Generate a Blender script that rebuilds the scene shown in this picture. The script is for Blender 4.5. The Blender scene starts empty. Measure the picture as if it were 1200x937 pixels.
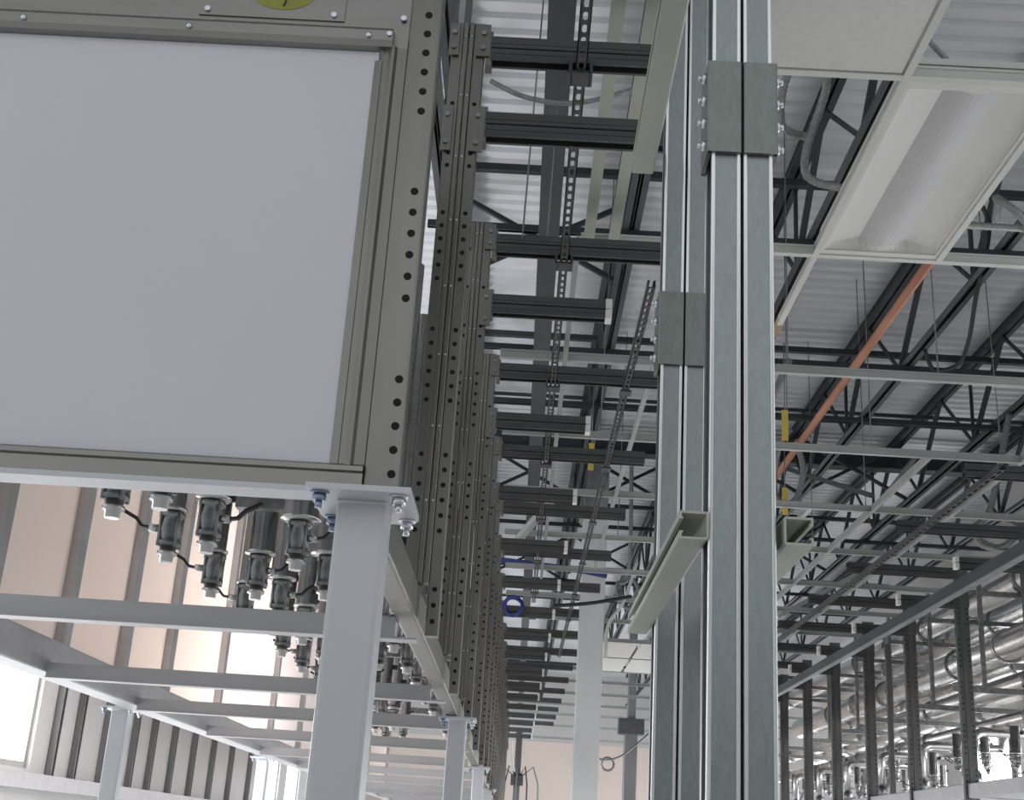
import bpy, math, random
from mathutils import Vector, Matrix
random.seed(7)
C = bpy.context.scene.collection
SC = bpy.context.scene

# ------------------------------------------------------------------ materials
def new_mat(name):
    m = bpy.data.materials.new(name); m.use_nodes = True
    return m, m.node_tree.nodes, m.node_tree.links, m.node_tree.nodes['Principled BSDF']

def metal(name, c1, c2, rough, metallic=1.0, scale=(3, 3, 3), detail=4.0, bump=0.0, voronoi=False, r2=None):
    """noise-mottled metal or paint; scale stretches the pattern along an axis"""
    m, N, L, P = new_mat(name)
    tc = N.new('ShaderNodeTexCoord'); mp = N.new('ShaderNodeMapping'); mp.inputs['Scale'].default_value = scale
    L.new(tc.outputs['Object'], mp.inputs['Vector'])
    if voronoi:
        t = N.new('ShaderNodeTexVoronoi'); t.inputs['Scale'].default_value = 6; out = t.outputs['Color']
        t2 = N.new('ShaderNodeTexNoise'); t2.inputs['Scale'].default_value = 3; t2.inputs['Detail'].default_value = detail
        L.new(mp.outputs['Vector'], t2.inputs['Vector'])
        mx = N.new('ShaderNodeMix'); mx.data_type = 'RGBA'; mx.inputs[0].default_value = .65
        L.new(t.outputs['Color'], mx.inputs[6]); L.new(t2.outputs['Color'], mx.inputs[7])
        bw = N.new('ShaderNodeRGBToBW'); L.new(mx.outputs[2], bw.inputs[0]); out = bw.outputs[0]
    else:
        t = N.new('ShaderNodeTexNoise'); t.inputs['Scale'].default_value = 1; t.inputs['Detail'].default_value = detail
        out = t.outputs['Fac']
    L.new(mp.outputs['Vector'], t.inputs['Vector'])
    r = N.new('ShaderNodeValToRGB'); r.color_ramp.elements[0].position = .3; r.color_ramp.elements[1].position = .7
    r.color_ramp.elements[0].color = (*c1, 1); r.color_ramp.elements[1].color = (*c2, 1)
    L.new(out, r.inputs[0]); L.new(r.outputs[0], P.inputs['Base Color'])
    P.inputs['Metallic'].default_value = metallic
    mr = N.new('ShaderNodeMapRange'); mr.inputs['To Min'].default_value = rough; mr.inputs['To Max'].default_value = r2 or rough + .12
    L.new(out, mr.inputs['Value']); L.new(mr.outputs[0], P.inputs['Roughness'])
    if bump:
        b = N.new('ShaderNodeBump'); b.inputs['Strength'].default_value = bump; b.inputs['Distance'].default_value = .01
        L.new(out, b.inputs['Height']); L.new(b.outputs[0], P.inputs['Normal'])
    return m

def g(v): return (v, v, v)
M = {}
M['stainless'] = metal('brushed stainless', (.185, .178, .165), (.245, .237, .22), .30, 1, (9, 9, 1.2), bump=.03)
M['stainless_x'] = metal('brushed stainless crosswise', (.24, .232, .218), (.31, .30, .285), .30, 1, (1.2, 9, 9), bump=.03)
M['pipe_steel'] = metal('polished pipe steel', (.52, .51, .50), (.66, .65, .64), .22, 1, (2, 2, 6))
M['valve_steel'] = metal('cast valve steel', (.20, .20, .20), (.36, .355, .35), .38, 1, (25, 25, 25), bump=.1)
M['galv'] = metal('galvanised zinc', (.25, .272, .28), (.295, .32, .328), .33, .85, (28, 28, 9), voronoi=True, r2=.40)
M['edge_highlight'] = metal('painted zinc edge highlight', (.74, .76, .76), (.84, .86, .86), .28, .9, (4, 4, 2))  # light caught on the post edges, put into the colour
M['galv_sleeve'] = metal('greenish galvanised zinc', (.185, .205, .19), (.225, .245, .23), .36, .8, (28, 28, 9), voronoi=True, r2=.43)
M['galv_beige'] = metal('yellow zinc strut', (.38, .39, .34), (.44, .445, .39), .45, .35, (2, 2, 2))
M['dark_strut'] = metal('dull grey strut', (.060, .060, .062), (.095, .094, .094), .5, .35, (1.5, 12, 12))
M['rail_grey'] = metal('grey rack rail', (.46, .455, .46), (.54, .535, .54), .42, .55, (1.5, 8, 8))
M['joist'] = metal('blue black joist paint', (.017, .019, .024), (.032, .036, .042), .55, 0, (3, 3, 3))
M['joist_grey'] = metal('grey black beam paint', (.038, .041, .047), (.066, .069, .076), .5, 0, (3, 1, 3))
M['leg_paint'] = metal('grey powder coat', (.50, .515, .54), (.54, .555, .58), .34, .1, (2, 2, 2))
M['column_paint'] = metal('pale column paint', (.58, .595, .59), (.64, .65, .645), .5, 0, (2, 2, 1))
M['raw_steel'] = metal('scuffed primer', (.14, .15, .155), (.33, .34, .35), .55, .2, (4, 4, 2), detail=8)
M['deck'] = metal('white roof deck', (.54, .555, .58), (.61, .625, .65), .5, .1, (.6, 2.5, 2), detail=5)
M['tee'] = metal('off white tee', (.52, .52, .49), (.58, .58, .55), .5, 0, (2, 2, 2))
M['tee_grey'] = metal('bare ceiling tee', (.34, .345, .335), (.43, .43, .42), .45, .3, (2, 2, 2))
M['tile'] = metal('mineral tile', (.58, .57, .54), (.62, .61, .58), .85, 0, (30, 30, 30), bump=.05)
M['troffer'] = metal('white enamel', (.58, .575, .55), (.62, .615, .59), .45, 0, (2, 2, 2))
M['diffuser'] = metal('frosted lamp cover', (.50, .49, .495), (.53, .52, .52), .6, 0, (2, 2, 2))
M['acrylic'] = metal('milky white sheet', (.58, .58, .625), (.61, .61, .65), .32, 0, (1.2, 1.2, 1.2))
M['copper'] = metal('copper pipe', (.36, .17, .11), (.46, .24, .16), .45, .5, (3, 3, 3))
M['flex'] = metal('ribbed aluminium conduit', (.22, .22, .215), (.34, .34, .33), .45, .6, (40, 40, 40))
M['black'] = metal('black rubber', (.012, .012, .013), (.02, .02, .022), .55, 0)
M['hole'] = metal('dark bolt hole', (.008, .008, .008), (.012, .012, .012), .9, 0)
M['bolt'] = metal('zinc bolt', (.60, .62, .66), (.75, .77, .8), .25, 1)
M['blue_bolt'] = metal('blue zinc bolt', (.22, .27, .38), (.36, .42, .52), .3, .9)
M['wire'] = metal('hanger wire', (.16, .16, .17), (.24, .24, .25), .5, .6)
M['yellow'] = metal('yellow tag', (.50, .38, .06), (.60, .46, .10), .6, 0)
M['reflection_yellow'] = metal('yellow green reflection', (.20, .20, .03), (.30, .29, .05), .4, 0, (6, 6, 6))  # colour of a reflection in the stainless plate
M['blue'] = metal('blue cable', (.02, .035, .16), (.03, .05, .24), .5, 0)
M['ptape'] = metal('white plastic clip', (.66, .66, .62), (.74, .74, .70), .5, 0)
M['floor'] = metal('light concrete', (.60, .595, .58), (.70, .69, .68), .45, 0, (.8, .8, .8), detail=8)
M['wall'] = metal('pale painted wall', (.52, .51, .505), (.56, .55, .545), .8, 0, (1, 1, 1))
M['wall_peach'] = metal('peach wallboard', (.70, .60, .54), (.76, .655, .595), .85, 0, (.5, .5, .5))
M['stud'] = metal('zinc stud', (.20, .20, .205), (.28, .28, .285), .42, .7, (4, 4, 1))
M['upright_dark'] = metal('dull upright steel', (.10, .10, .10), (.16, .158, .155), .42, .6, (6, 6, 1))
M['tan'] = metal('tan cloth strap', (.36, .28, .17), (.48, .38, .25), .8, 0, (6, 6, 6))

def panel_mat():
    m, N, L, P = new_mat('peach translucent cladding')
    tc = N.new('ShaderNodeTexCoord'); t = N.new('ShaderNodeTexNoise'); t.inputs['Scale'].default_value = .35
    L.new(tc.outputs['Object'], t.inputs['Vector'])
    r = N.new('ShaderNodeValToRGB'); r.color_ramp.elements[0].position = .35; r.color_ramp.elements[1].position = .65
    r.color_ramp.elements[0].color = (.85, .79, .77, 1); r.color_ramp.elements[1].color = (.88, .79, .735, 1)
    L.new(t.outputs['Fac'], r.inputs[0]); L.new(r.outputs[0], P.inputs['Base Color'])
    P.inputs['Roughness'].default_value = .5
    tr = N.new('ShaderNodeBsdfTranslucent'); L.new(r.outputs[0], tr.inputs['Color'])
    mx = N.new('ShaderNodeMixShader'); mx.inputs[0].default_value = .5
    L.new(P.outputs[0], mx.inputs[1]); L.new(tr.outputs[0], mx.inputs[2])
    L.new(mx.outputs[0], N['Material Output'].inputs['Surface'])
    return m
M['cladding'] = panel_mat()

def glow_mat(name, col, s):
    m, N, L, P = new_mat(name)
    P.inputs['Base Color'].default_value = (*col, 1); P.inputs['Emission Color'].default_value = (*col, 1)
    P.inputs['Emission Strength'].default_value = s; P.inputs['Roughness'].default_value = .2
    return m
M['daylight'] = glow_mat('daylit window pane', (.96, .98, 1.0), 9.0)

# ------------------------------------------------------------------ mesh helper
class MB:
    def __init__(s): s.v = []; s.f = []; s.m = []; s.mi = 0; s.sm = []; s.smooth = False
    def add(s, vs, fs):
        o = len(s.v); s.v += [tuple(x) for x in vs]
        for f in fs: s.f.append(tuple(i + o for i in f)); s.m.append(s.mi); s.sm.append(s.smooth)
        return s
    def box(s, x0, x1, y0, y1, z0, z1):
        vs = [(x, y, z) for x in (x0, x1) for y in (y0, y1) for z in (z0, z1)]
        return s.add(vs, [(0,1,3,2),(4,6,7,5),(0,4,5,1),(2,3,7,6),(0,2,6,4),(1,5,7,3)])
    def cbox(s, x0, x1, y0, y1, z0, z1, b=.004, axis='z'):
        """box with the four edges along one axis rounded"""
        def prof(a0, a1, c0, c1):
            pts = []
            for (cx, cy, st) in ((a1-b, c1-b, 0), (a0+b, c1-b, 90), (a0+b, c0+b, 180), (a1-b, c0+b, 270)):
                for k in range(4):
                    t = math.radians(st + k*30); pts.append((cx + b*math.cos(t), cy + b*math.sin(t)))
            return pts
        if axis == 'z': return s.extr(prof(x0, x1, y0, y1), 'z', z0, z1)
        if axis == 'x': return s.extr(prof(y0, y1, z0, z1), 'x', x0, x1)
        return s.extr([(p[1], p[0]) for p in prof(z0, z1, x0, x1)], 'y', y0, y1)
    def extr(s, prof, axis, a0, a1):
        n = len(prof)
        def P(p, a): return {'x': (a, p[0], p[1]), 'y': (p[0], a, p[1]), 'z': (p[0], p[1], a)}[axis]
        vs = [P(p, a0) for p in prof] + [P(p, a1) for p in prof]
        fs = [(i, (i+1) % n, n + (i+1) % n, n + i) for i in range(n)] + [tuple(range(n))[::-1], tuple(range(n, 2*n))]
        return s.add(vs, fs)
    def bar(s, a, b, w, h=None, up=(0, 0, 1)):
        """square bar between two points"""
        a = Vector(a); b = Vector(b); d = (b-a).normalized(); h = h or w
        up = Vector(up)
        if abs(d.dot(up)) > .95: up = Vector((0, 1, 0))
        u = d.cross(up).normalized(); v = u.cross(d).normalized()
        vs = []
        for p in (a, b):
            for (i, j) in ((-1,-1),(1,-1),(1,1),(-1,1)): vs.append(p + u*(i*w/2) + v*(j*h/2))
        return s.add(vs, [(0,1,5,4),(1,2,6,5),(2,3,7,6),(3,0,4,7),(3,2,1,0),(4,5,6,7)])
    def tube(s, pts, r, n=10, caps=True, radii=None):
        pts = [Vector(p) for p in pts]; vs = []; fs = []; prev = None
        sm = s.smooth; s.smooth = True
        for i, p in enumerate(pts):
            d = (pts[min(i+1, len(pts)-1)] - pts[max(i-1, 0)]).normalized()
            if prev is None:
                u = d.cross(Vector((0, 0, 1)))
                if u.length < .01: u = d.cross(Vector((0, 1, 0)))
            else:
                u = prev - d*prev.dot(d)
            u.normalize(); v = d.cross(u); prev = u; rr = radii[i] if radii else r
            for k in range(n):
                t = 2*math.pi*k/n; vs.append(p + (u*math.cos(t) + v*math.sin(t))*rr)
        for i in range(len(pts)-1):
            for k in range(n): fs.append((i*n+k, i*n+(k+1) % n, (i+1)*n+(k+1) % n, (i+1)*n+k))
        s.add(vs, fs); s.smooth = sm
        if caps:
            o = len(s.v) - len(vs)
            s.f += [tuple(o+k for k in range(n))[::-1], tuple(o+(len(pts)-1)*n+k for k in range(n))]
            s.m += [s.mi]*2; s.sm += [False]*2
        return s
    def cyl(s, a, b, r, n=12): return s.tube([a, b], r, n)
    def rev(s, zr, cx=0, cy=0, n=14):
        """lathe around a vertical axis: list of (z, r)"""
        return s.tube([(cx, cy, z) for z, r in zr], 1, n, True, [max(r, 1e-4) for z, r in zr])
    def build(s, name, mats, parent=None):
        if not isinstance(mats, (list, tuple)): mats = [mats]
        me = bpy.data.meshes.new(name); me.from_pydata(s.v, [], s.f)
        for m in mats: me.materials.append(m)
        me.polygons.foreach_set('material_index', s.m); me.polygons.foreach_set('use_smooth', s.sm)
        import bmesh
        bm = bmesh.new(); bm.from_mesh(me); bmesh.ops.recalc_face_normals(bm, faces=bm.faces); bm.to_mesh(me); bm.free()
        me.update()
        o = bpy.data.objects.new(name, me); C.objects.link(o)
        if parent: o.parent = parent
        return o

def tag(o, label=None, cat=None, group=None, kind=None):
    if label: o['label'] = label
    if cat: o['category'] = cat
    if group: o['group'] = group
    if kind: o['kind'] = kind
    return o
def thing(name, label, cat, loc=(0, 0, 0), group=None):
    o = bpy.data.objects.new(name, None); o.empty_display_size = .1; C.objects.link(o); o.location = loc
    return tag(o, label, cat, group)
def dup(root, loc, label, group=None):
    r = root.copy(); C.objects.link(r); r.location = loc; r['label'] = label
    if group: r['group'] = group
    for ch in list(root.children):
        c = ch.copy(); C.objects.link(c); c.parent = r
        for k in ch.children:
            d = k.copy(); C.objects.link(d); d.parent = c
    return r
ORD = ['first', 'second', 'third', 'fourth', 'fifth', 'sixth', 'seventh', 'eighth', 'ninth', 'tenth', 'eleventh', 'twelfth',
       'thirteenth', 'fourteenth', 'fifteenth', 'sixteenth', 'seventeenth', 'eighteenth', 'nineteenth', 'twentieth']
CNT = ['one', 'two', 'three', 'four', 'five', 'six', 'seven', 'eight', 'nine', 'ten', 'eleven', 'twelve', 'thirteen', 'fourteen', 'fifteen', 'sixteen', 'seventeen', 'eighteen']

def cprof(w, d, t, lip, flip=1, oy=0):
    """strut channel section: back at v=oy, mouth towards +v*flip, rounded back corners"""
    h = w/2; b = t*1.4
    arc = [(b*(1-math.sin(a*math.pi/8)), b*(1-math.cos(a*math.pi/8))) for a in range(5)]     # rounded back corner
    ra = [(h-x, y) for x, y in arc]; la = [(-h+x, y) for x, y in arc][::-1]
    p = ra + [(h, d), (h-lip, d), (h-lip, d-t*1.6), (h-lip+t*.8, d-t*1.6), (h-lip+t*.8, d-t), (h-t, d-t), (h-t, t),
         (-h+t, t), (-h+t, d-t), (-h+lip-t*.8, d-t), (-h+lip-t*.8, d-t*1.6), (-h+lip, d-t*1.6), (-h+lip, d), (-h, d)] + la[:-1]
    return [(u, oy + flip*v) for u, v in p]

FLOOR = -1.9
DECK = 5.42
# ------------------------------------------------------------------ setting
tag(MB().box(-5.5, 9, -4, 42.4, FLOOR-.1, FLOOR).build('floor', M['floor']), kind='structure')
def deck():
    mb = MB(); p = .18; pr = []
    y = -2.0
    while y < 42.0:
        pr += [(y, DECK+.032), (y+.028, DECK), (y+.10, DECK), (y+.128, DECK+.032)]; y += p
    top = [(y, DECK+.06)] + [(pr[0][0], DECK+.06)]
    n = len(pr); vs = []
    for x in (-4.8, 8.4):
        for q in pr: vs.append((x, q[0], q[1]))
    fs = [(i, i+1, n+i+1, n+i) for i in range(n-1)]
    mb.add(vs, fs)
    mb.box(-4.8, 8.4, -2, 42.2, DECK+.05, DECK+.09)
    return mb.build('ceiling', M['deck'])
tag(deck(), kind='structure')
mb = MB(); mb.box(-6, 10, 42, 42.2, FLOOR, 3.2); mb.mi = 1; mb.box(-6, 10, 42, 42.2, 3.2, DECK)
tag(MB().box(-6, 9, -4.2, -4, FLOOR, 1.2).build('wall_back', M['wall']), kind='structure')  # unseen low wall, added to hold back light from behind the camera
tag(mb.build('wall_far', [M['wall_peach'], M['wall']]), kind='structure')

# side walls with cut openings
def wall_x(name, x, th, y0, y1, z0, z1, holes, mat):
    mb = MB(); ys = sorted({y0, y1, *[h[0] for h in holes], *[h[1] for h in holes]})
    for a, b in zip(ys, ys[1:]):
        hs = [h for h in holes if h[0] <= a and h[1] >= b]
        if not hs: mb.box(x, x+th, a, b, z0, z1)
        else:
            mb.box(x, x+th, a, b, z0, hs[0][2]); mb.box(x, x+th, a, b, hs[0][3], z1)
    return tag(mb.build(name, mat), kind='structure')
LW = [(9.0, 12.3, .40, 1.75), (23.6, 25.4, .40, 1.6), (26.2, 27.8, .40, 1.6)]
RW = [(18.2, 20.6, 1.25, 2.2), (14.5, 17.6, 1.25, 2.2)]
wall_x('wall_left', -4.72, .15, 4, 42, FLOOR, 2.0, LW, M['wall'])
RW2 = [(6.5, 14, -1.75, .75), (14.5, 17.6, 1.25, 2.2), (18.2, 20.6, 1.25, 2.2), (21.5, 40, -1.75, .75)]  # long low openings are made up, out of view, to let light in
wall_x('wall_right', 7.0, .15, 6, 42, FLOOR, DECK, RW2, M['wall'])
def window(n, x, face, h):
    y0, y1, z0, z1 = h
    o = MB().box(x-.01, x+.01, y0+.05, y1-.05, z0+.05, z1-.05).build('window_%d' % n, M['daylight']); tag(o, kind='structure')
    mb = MB()
    for a in (y0, y1-.06): mb.box(x-.04, x+.04, a, a+.06, z0, z1)
    for a in (z0, z1-.06): mb.box(x-.04, x+.04, y0+.06, y1-.06, a, a+.06)
    mb.box(x-.03, x+.03, (y0+y1)/2-.02, (y0+y1)/2+.02, z0+.06, z1-.06)
    mb.build('window_frame', M['tee_grey'], o)
for i, h in enumerate(LW): window(i+1, -4.65, 1, h)
for i, h in enumerate(RW): window(i+4, 7.07, -1, h)
tag(MB().box(-4.57, -4.45, 4, 42, .22, .36).build('trim_1', M['rail_grey']), kind='structure')
tag(MB().box(6.86, 7.0, 6, 42, 1.05, 1.2).build('trim_2', M['tee_grey']), kind='structure')
# furring studs on the window wall
k = 0
for y in [12.75, 13.4, 14.3, 15.4, 16.2, 17.2, 18.3, 19.5, 20.8, 22.3]:
    o = MB().extr([(p[1]-4.57, y+p[0]) for p in cprof(.09, .07, .006, .02)], 'z', .36, 2.25).build('wall_stud', M['stud'])
    tag(o, 'grey metal wall stud, %s one past the big bright window below the rack' % ORD[k], 'stud', 'wall studs beside the bright window'); k += 1

# ------------------------------------------------------------------ roof: joists, bridging, girder, columns
def joist(x, label, y0, y1):
    t = thing('roof_joist', label, 'roof joist', (x, y0, 4.43), 'bar joists under the roof deck')
    zt, zb, n = .80, 0, 0
    L_ = y1 - y0
    mb = MB(); mb.box(-.065, -.012, 0, L_, zt+.03, zt+.10); mb.box(.012, .065, 0, L_, zt+.03, zt+.10); mb.box(-.065, .065, 0, L_, zt+.085, zt+.115)
    mb.build('top_chord', M['joist'], t)
    mb = MB(); mb.box(-.062, -.006, 0, L_, -.035, -.022); mb.box(.006, .062, 0, L_, -.035, -.022); mb.box(-.018, -.006, 0, L_, -.035, .035); mb.box(.006, .018, 0, L_, -.035, .035); mb.box(-.006, .006, 0, L_, -.026, -.02)
    mb.build('bottom_chord', M['joist_grey'], t)
    y = .1; i = 0
    while y < L_ - 2.0:
        MB().bar((0, y, zt+.05), (0, y+1.0, 0), .045, .045).build('web_member', M['joist'], t)
        MB().bar((0, y+1.0, 0), (0, y+2.0, zt+.05), .028, .028).build('web_member', M['joist'], t)
        if i % 2 == 0:
            MB().bar((0, y+1.0, 0), (0, y+1.0, zt+.05), .03, .03).build('web_member', M['joist'], t)
        y += 2.0; i += 1
    return t
JX = [(-.76, 'joist half hidden above the stainless rack uprights'), (.63, 'dark bar joist just beside the two galvanised posts, above the dark struts'),
      (2.0, 'dark bar joist behind the looped flexible conduit and white troffer'), (3.4, 'dark bar joist beside the copper pipe, under the white deck'),
      (4.78, 'dark bar joist passing over the hooked black cable'), (6.15, 'dark bar joist above the big steel pipes, second from the side wall'), (7.5, 'dark bar joist over the side wall windows')]
for x, lb in JX: joist(x, lb if lb.startswith('dark') else 'dark bar ' + lb, 4.0 if x < 5 else 7.0, 41.0)
tag(MB().box(-.02, .05, 4, 41, 4.10, 4.24).box(-.06, .085, 4, 41, 4.24, 4.26).box(-.06, .085, 4, 41, 4.085, 4.10).build('tie_beam', M['joist_grey']),
    'wide dark grey beam running lengthwise above the dark struts', 'beam')
# bridging
br = [(9.0, 5.16, .06), (8.5, 4.37, .05), (12.5, 5.16, .06), (14.4, 5.16, .035), (14.7, 5.16, .05), (10.9, 4.37, .05), (12.4, 4.37, .05), (17.6, 4.37, .05), (19.4, 5.16, .06),
      (21.6, 4.37, .05), (24.2, 5.16, .06), (27.5, 5.16, .05), (32, 4.37, .06), (36, 5.16, .06)]
bl = ['above the strut on the second rack upright', 'at joist bottom, crossing behind the perforated strut', 'between the second and third strut pairs', 'thinner of two close lines before the big girder', 'thicker of two close lines before the big girder',
      'at joist bottom, above the black cable hook', 'at joist bottom just under the thin pair', 'first one past the big girder', 'second one past the big girder', 'third one past the big girder', 'fourth one past the big girder', 'fifth one past the big girder', 'second last before the far wall', 'last one before the far wall']
for (y, z, w), lb in zip(br, bl):
    x0 = -.9
    tag(MB().bar((x0, y, z), (7.6, y, z), w, w).box(x0, 7.6, y-.004, y+w*.5, z-w/2, z-w/2+.008).build('bridging_angle', M['joist']), 'thin dark bridging angle under the deck, ' + lb, 'bridging', 'bridging angles across the joists')
xb = [(-.76, .63, 9.6, 'crossing behind the perforated strut'), (-.76, .63, 16.6, 'just past the girder beside the pale column'), (.63, 2.0, 16.8, 'past the girder beyond the two posts'), (2.0, 3.4, 15.6, 'under the copper pipe'),
      (3.4, 4.78, 15.6, 'right of the copper pipe at the girder'), (2.0, 3.4, 19.8, 'one bay past the copper pipe'), (3.4, 4.78, 20.0, 'beyond the second pair of ceiling rails'), (.63, 2.0, 21.5, 'deep in the hall above the far column'), (-.76, .63, 22, 'deep above the blue cable coil')]
for xa, xb_, y, lb in xb:
    t = thing('cross_brace', 'dark crossed brace between joists, ' + lb.replace('right of', 'next to'), 'brace', (xa, y, 4.4), 'crossed braces between joists')
    MB().bar((0, 0, .05), (xb_-xa, .05, .82), .04).build('brace_rod', M['joist'], t)
    MB().bar((0, 0, .82), (xb_-xa, -.05, .05), .04).build('brace_rod', M['joist'], t)
# girder: joist seat beam across the hall
t = thing('girder', 'deep dark steel girder crossing the hall on top of the pale column', 'girder', (0, 16, 4.98))
MB().box(-2.4, 10, -.012, .012, 0, .24).build('beam_web', M['joist'], t)
MB().box(-2.4, 10, -.1, .1, .24, .265).build('upper_flange', M['tee_grey'], t)
MB().box(-2.4, 10, -.1, .1, -.02, 0).build('lower_flange', M['joist'], t)
# columns
def column(x, y, hw, zc, label):
    t = thing('steel_column', label, 'column', (x, y, FLOOR))
    MB().cbox(-hw, hw, -hw, hw, .03, zc-FLOOR, .02).build('shaft', M['column_paint'], t)
    MB().box(-hw-.1, hw+.1, -hw-.1, hw+.1, 0, .03).build('base_plate', M['raw_steel'], t)
    MB().box(-hw-.03, hw+.03, -hw-.03, hw+.03, zc-FLOOR, zc-FLOOR+.12).build('collar', M['tee_grey'], t)
    MB().cbox(-hw, hw, -hw, hw, zc-FLOOR+.12, 4.95-FLOOR, .02).build('upper_shaft', M['raw_steel'], t)
    return t
column(.84, 16, .155, 4.02, 'pale grey square steel column standing beyond the two galvanised posts')
t = thing('steel_column', 'thin grey column with a wide dark head standing against the far wall', 'column', (2.42, 28, FLOOR))
MB().cbox(-.14, .14, -.14, .14, .03, 4.3, .02).build('shaft', M['stud'], t)
MB().box(-.27, .27, -.2, .2, 4.3, 4.62).build('column_head', M['dark_strut'], t)
MB().cbox(-.09, .09, -.09, .09, 4.62, DECK-FLOOR-.6, .02).build('upper_shaft', M['stud'], t)
MB().box(-.22, .22, -.22, .22, 0, .03).build('base_plate', M['raw_steel'], t)
t = thing('stand_pipe', 'slim grey stand pipe with cables at its middle before the far wall', 'pipe', (.03, 36, FLOOR))
MB().cyl((0, 0, 0), (0, 0, 4.9), .09, 12).build('pipe', M['stud'], t)
MB().box(-.17, .17, -.12, .12, 3.45, 3.75).build('junction_box', M['dark_strut'], t)
for i in range(5):
    MB().tube([(-.1+.06*i, -.14, 3.7), (-.45+.22*i, -.16, 3.95), (-.62+.30*i, -.14, 3.5), (-.66+.32*i, -.14, 2.4)], .022, 6).build('cable', M['black'] if i % 2 else M['wire'], t)
for i in range(2):
    tag(MB().tube([(-.44+.16*i, 35.3, 4.5), (-.36+.13*i, 35.4, 3.2), (-.22+.1*i, 35.6, 2.2), (-.10+.06*i, 35.7, 1.9)], .022, 6).build('hanging_cable', M['tee']), 'white cable hanging beside the slim stand pipe, %s one' % ('outer', 'inner')[i], 'cable')

# ------------------------------------------------------------------ ceiling grid (Z about 3)
GZ = 3.0
def tee_x(y, x0, x1, mat, name='cross_tee'):
    return MB().box(x0, x1, y-.019, y+.019, GZ+.0012, GZ+.0075).box(x0, x1, y-.004, y+.004, GZ+.006, GZ+.05).box(x0, x1, y-.009, y+.009, GZ+.05, GZ+.062).build(name, mat)
def tee_y(x, y0, y1, mat, w=.024):
    return MB().box(x-w, x+w, y0, y1, GZ, GZ+.006).box(x-.004, x+.004, y0, y1, GZ+.006, GZ+.05).box(x-.009, x+.009, y0, y1, GZ+.05, GZ+.062).build('main_tee', mat)
TY = [(4.35, .50, 7, 'at the near end of the white troffer'), (5.97, .18, 7, 'at the far end of the white troffer'), (7.68, -.26, 7, 'first full one past the white troffer'), (9.3, -.26, 7, 'with a yellow tag hanging over it'), (10.98, -.26, 7, 'just past the ceiling rail with the yellow tag'),
      (12.65, -.26, 7, 'third past the yellow tag'), (14.3, -.26, 7, 'fourth past the yellow tag'), (15.95, -.26, 7, 'passing before the pale column collar'), (17.6, -.26, 7, 'first past the pale column'), (19.3, -.26, 7, 'at the near edge of the far white tiles'),
      (21.0, -.26, 7, 'at the middle of the far white tiles'), (22.7, -.26, 7, 'at the end of the far white tiles'), (24.5, -.26, 7, 'second past the far white tiles'), (26.5, -.26, 7, 'third past the far white tiles'), (28.7, -.26, 7, 'fourth past the far white tiles'), (31, -.26, 7, 'third last before the far wall'), (34, -.26, 7, 'second last before the far wall'), (38, -.26, 7, 'last before the far wall')]
for y, x0, x1, lb in TY:
    tag(tee_x(y, x0, x1, M['tee'] if y < 6.5 else M['tee_grey']), 'pale ceiling grid rail crossing the hall, ' + lb, 'ceiling rail', 'crosswise ceiling grid rails')
LY = [(1.41, 2.5, 6.9, 'along the shared edge of troffer and white tile', .016), (2.05, 4.0, 5.97, 'along the outer edge of the white troffer', .016), (.22, 3.9, 5.97, 'inner of two short ones beside the galvanised posts', .028), (.35, 3.9, 5.97, 'outer of two short ones beside the galvanised posts', .028),
      (.165, 6.0, 15, 'thin one hanging between the perforated struts', .016), (.75, 7.7, 14.0, 'passing behind the farther galvanised post', .016), (3.05, 9.3, 24, 'long one over the opposite rack struts', .016), (2.5, 11, 24, 'between copper pipe and opposite rack', .02), (3.75, 7.5, 24, 'long one above the opposite rack beam', .018)]
for x, y0, y1, lb, w in LY:
    tag(tee_y(x, y0, y1, M['galv_beige'] if x < .5 and w > .02 else M['tee'] if y1 < 7 else M['tee_grey'], w), 'ceiling grid rail running lengthwise, ' + lb, 'ceiling rail', 'lengthwise ceiling grid rails')
tag(MB().box(.45, 1.385, 2.55, 4.325, GZ+.008, GZ+.03).build('ceiling_tile', M['tile']), 'large plain white ceiling tile above the sleeve of the thicker post', 'ceiling tile')
for i, (x0, x1, y0, y1) in enumerate([(1.2, 1.75, 19.35, 20.95), (1.8, 2.4, 19.35, 20.95), (1.2, 1.75, 21.05, 22.65), (1.8, 2.4, 21.05, 22.65)]):
    tag(MB().box(x0, x1, y0, y1, GZ+.01, GZ+.03).build('ceiling_tile', M['tile']), 'small far white ceiling tile past the pale column, ' + ['near inner one', 'near outer one', 'deeper inner one', 'deeper outer one'][i], 'ceiling tile', 'far white ceiling tiles')
# troffer
t = thing('troffer_light', 'white recessed troffer light with a frosted centre band, unlit', 'ceiling light', (1.73, 5.165, GZ+.008))
mb = MB(); n = 12
def tro_z(u):   # u across -1..1 : flat centre band dipping, side wings curving up
    return .012 + .07*(1-abs(u))**.7 if abs(u) > .42 else .012 + .07*(.58**.7) - .045*math.cos(u/.42*math.pi/2)
us = [-1+2*i/24 for i in range(25)]
for part, sel, mat in (('reflector', lambda a, b: abs((a+b)/2) > .42, 'troffer'), ('diffuser', lambda a, b: abs((a+b)/2) <= .42, 'diffuser')):
    mb = MB(); mb.smooth = True
    for a, b in zip(us, us[1:]):
        if not sel(a, b): continue
        vs = []
        for y in (-.70, .70):
            for u in (a, b): vs.append((u*.285, y, tro_z(u)))
        mb.add(vs, [(0, 1, 3, 2)])
    mb.build(part, M[mat], t)
mb = MB()
for sx in (-1, 1): mb.box(min(sx*.285, sx*.31), max(sx*.285, sx*.31), -.79, .79, 0, .012)
for y in (-.79, .74): mb.box(-.285, .285, y, y+.05, 0, .012)
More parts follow.
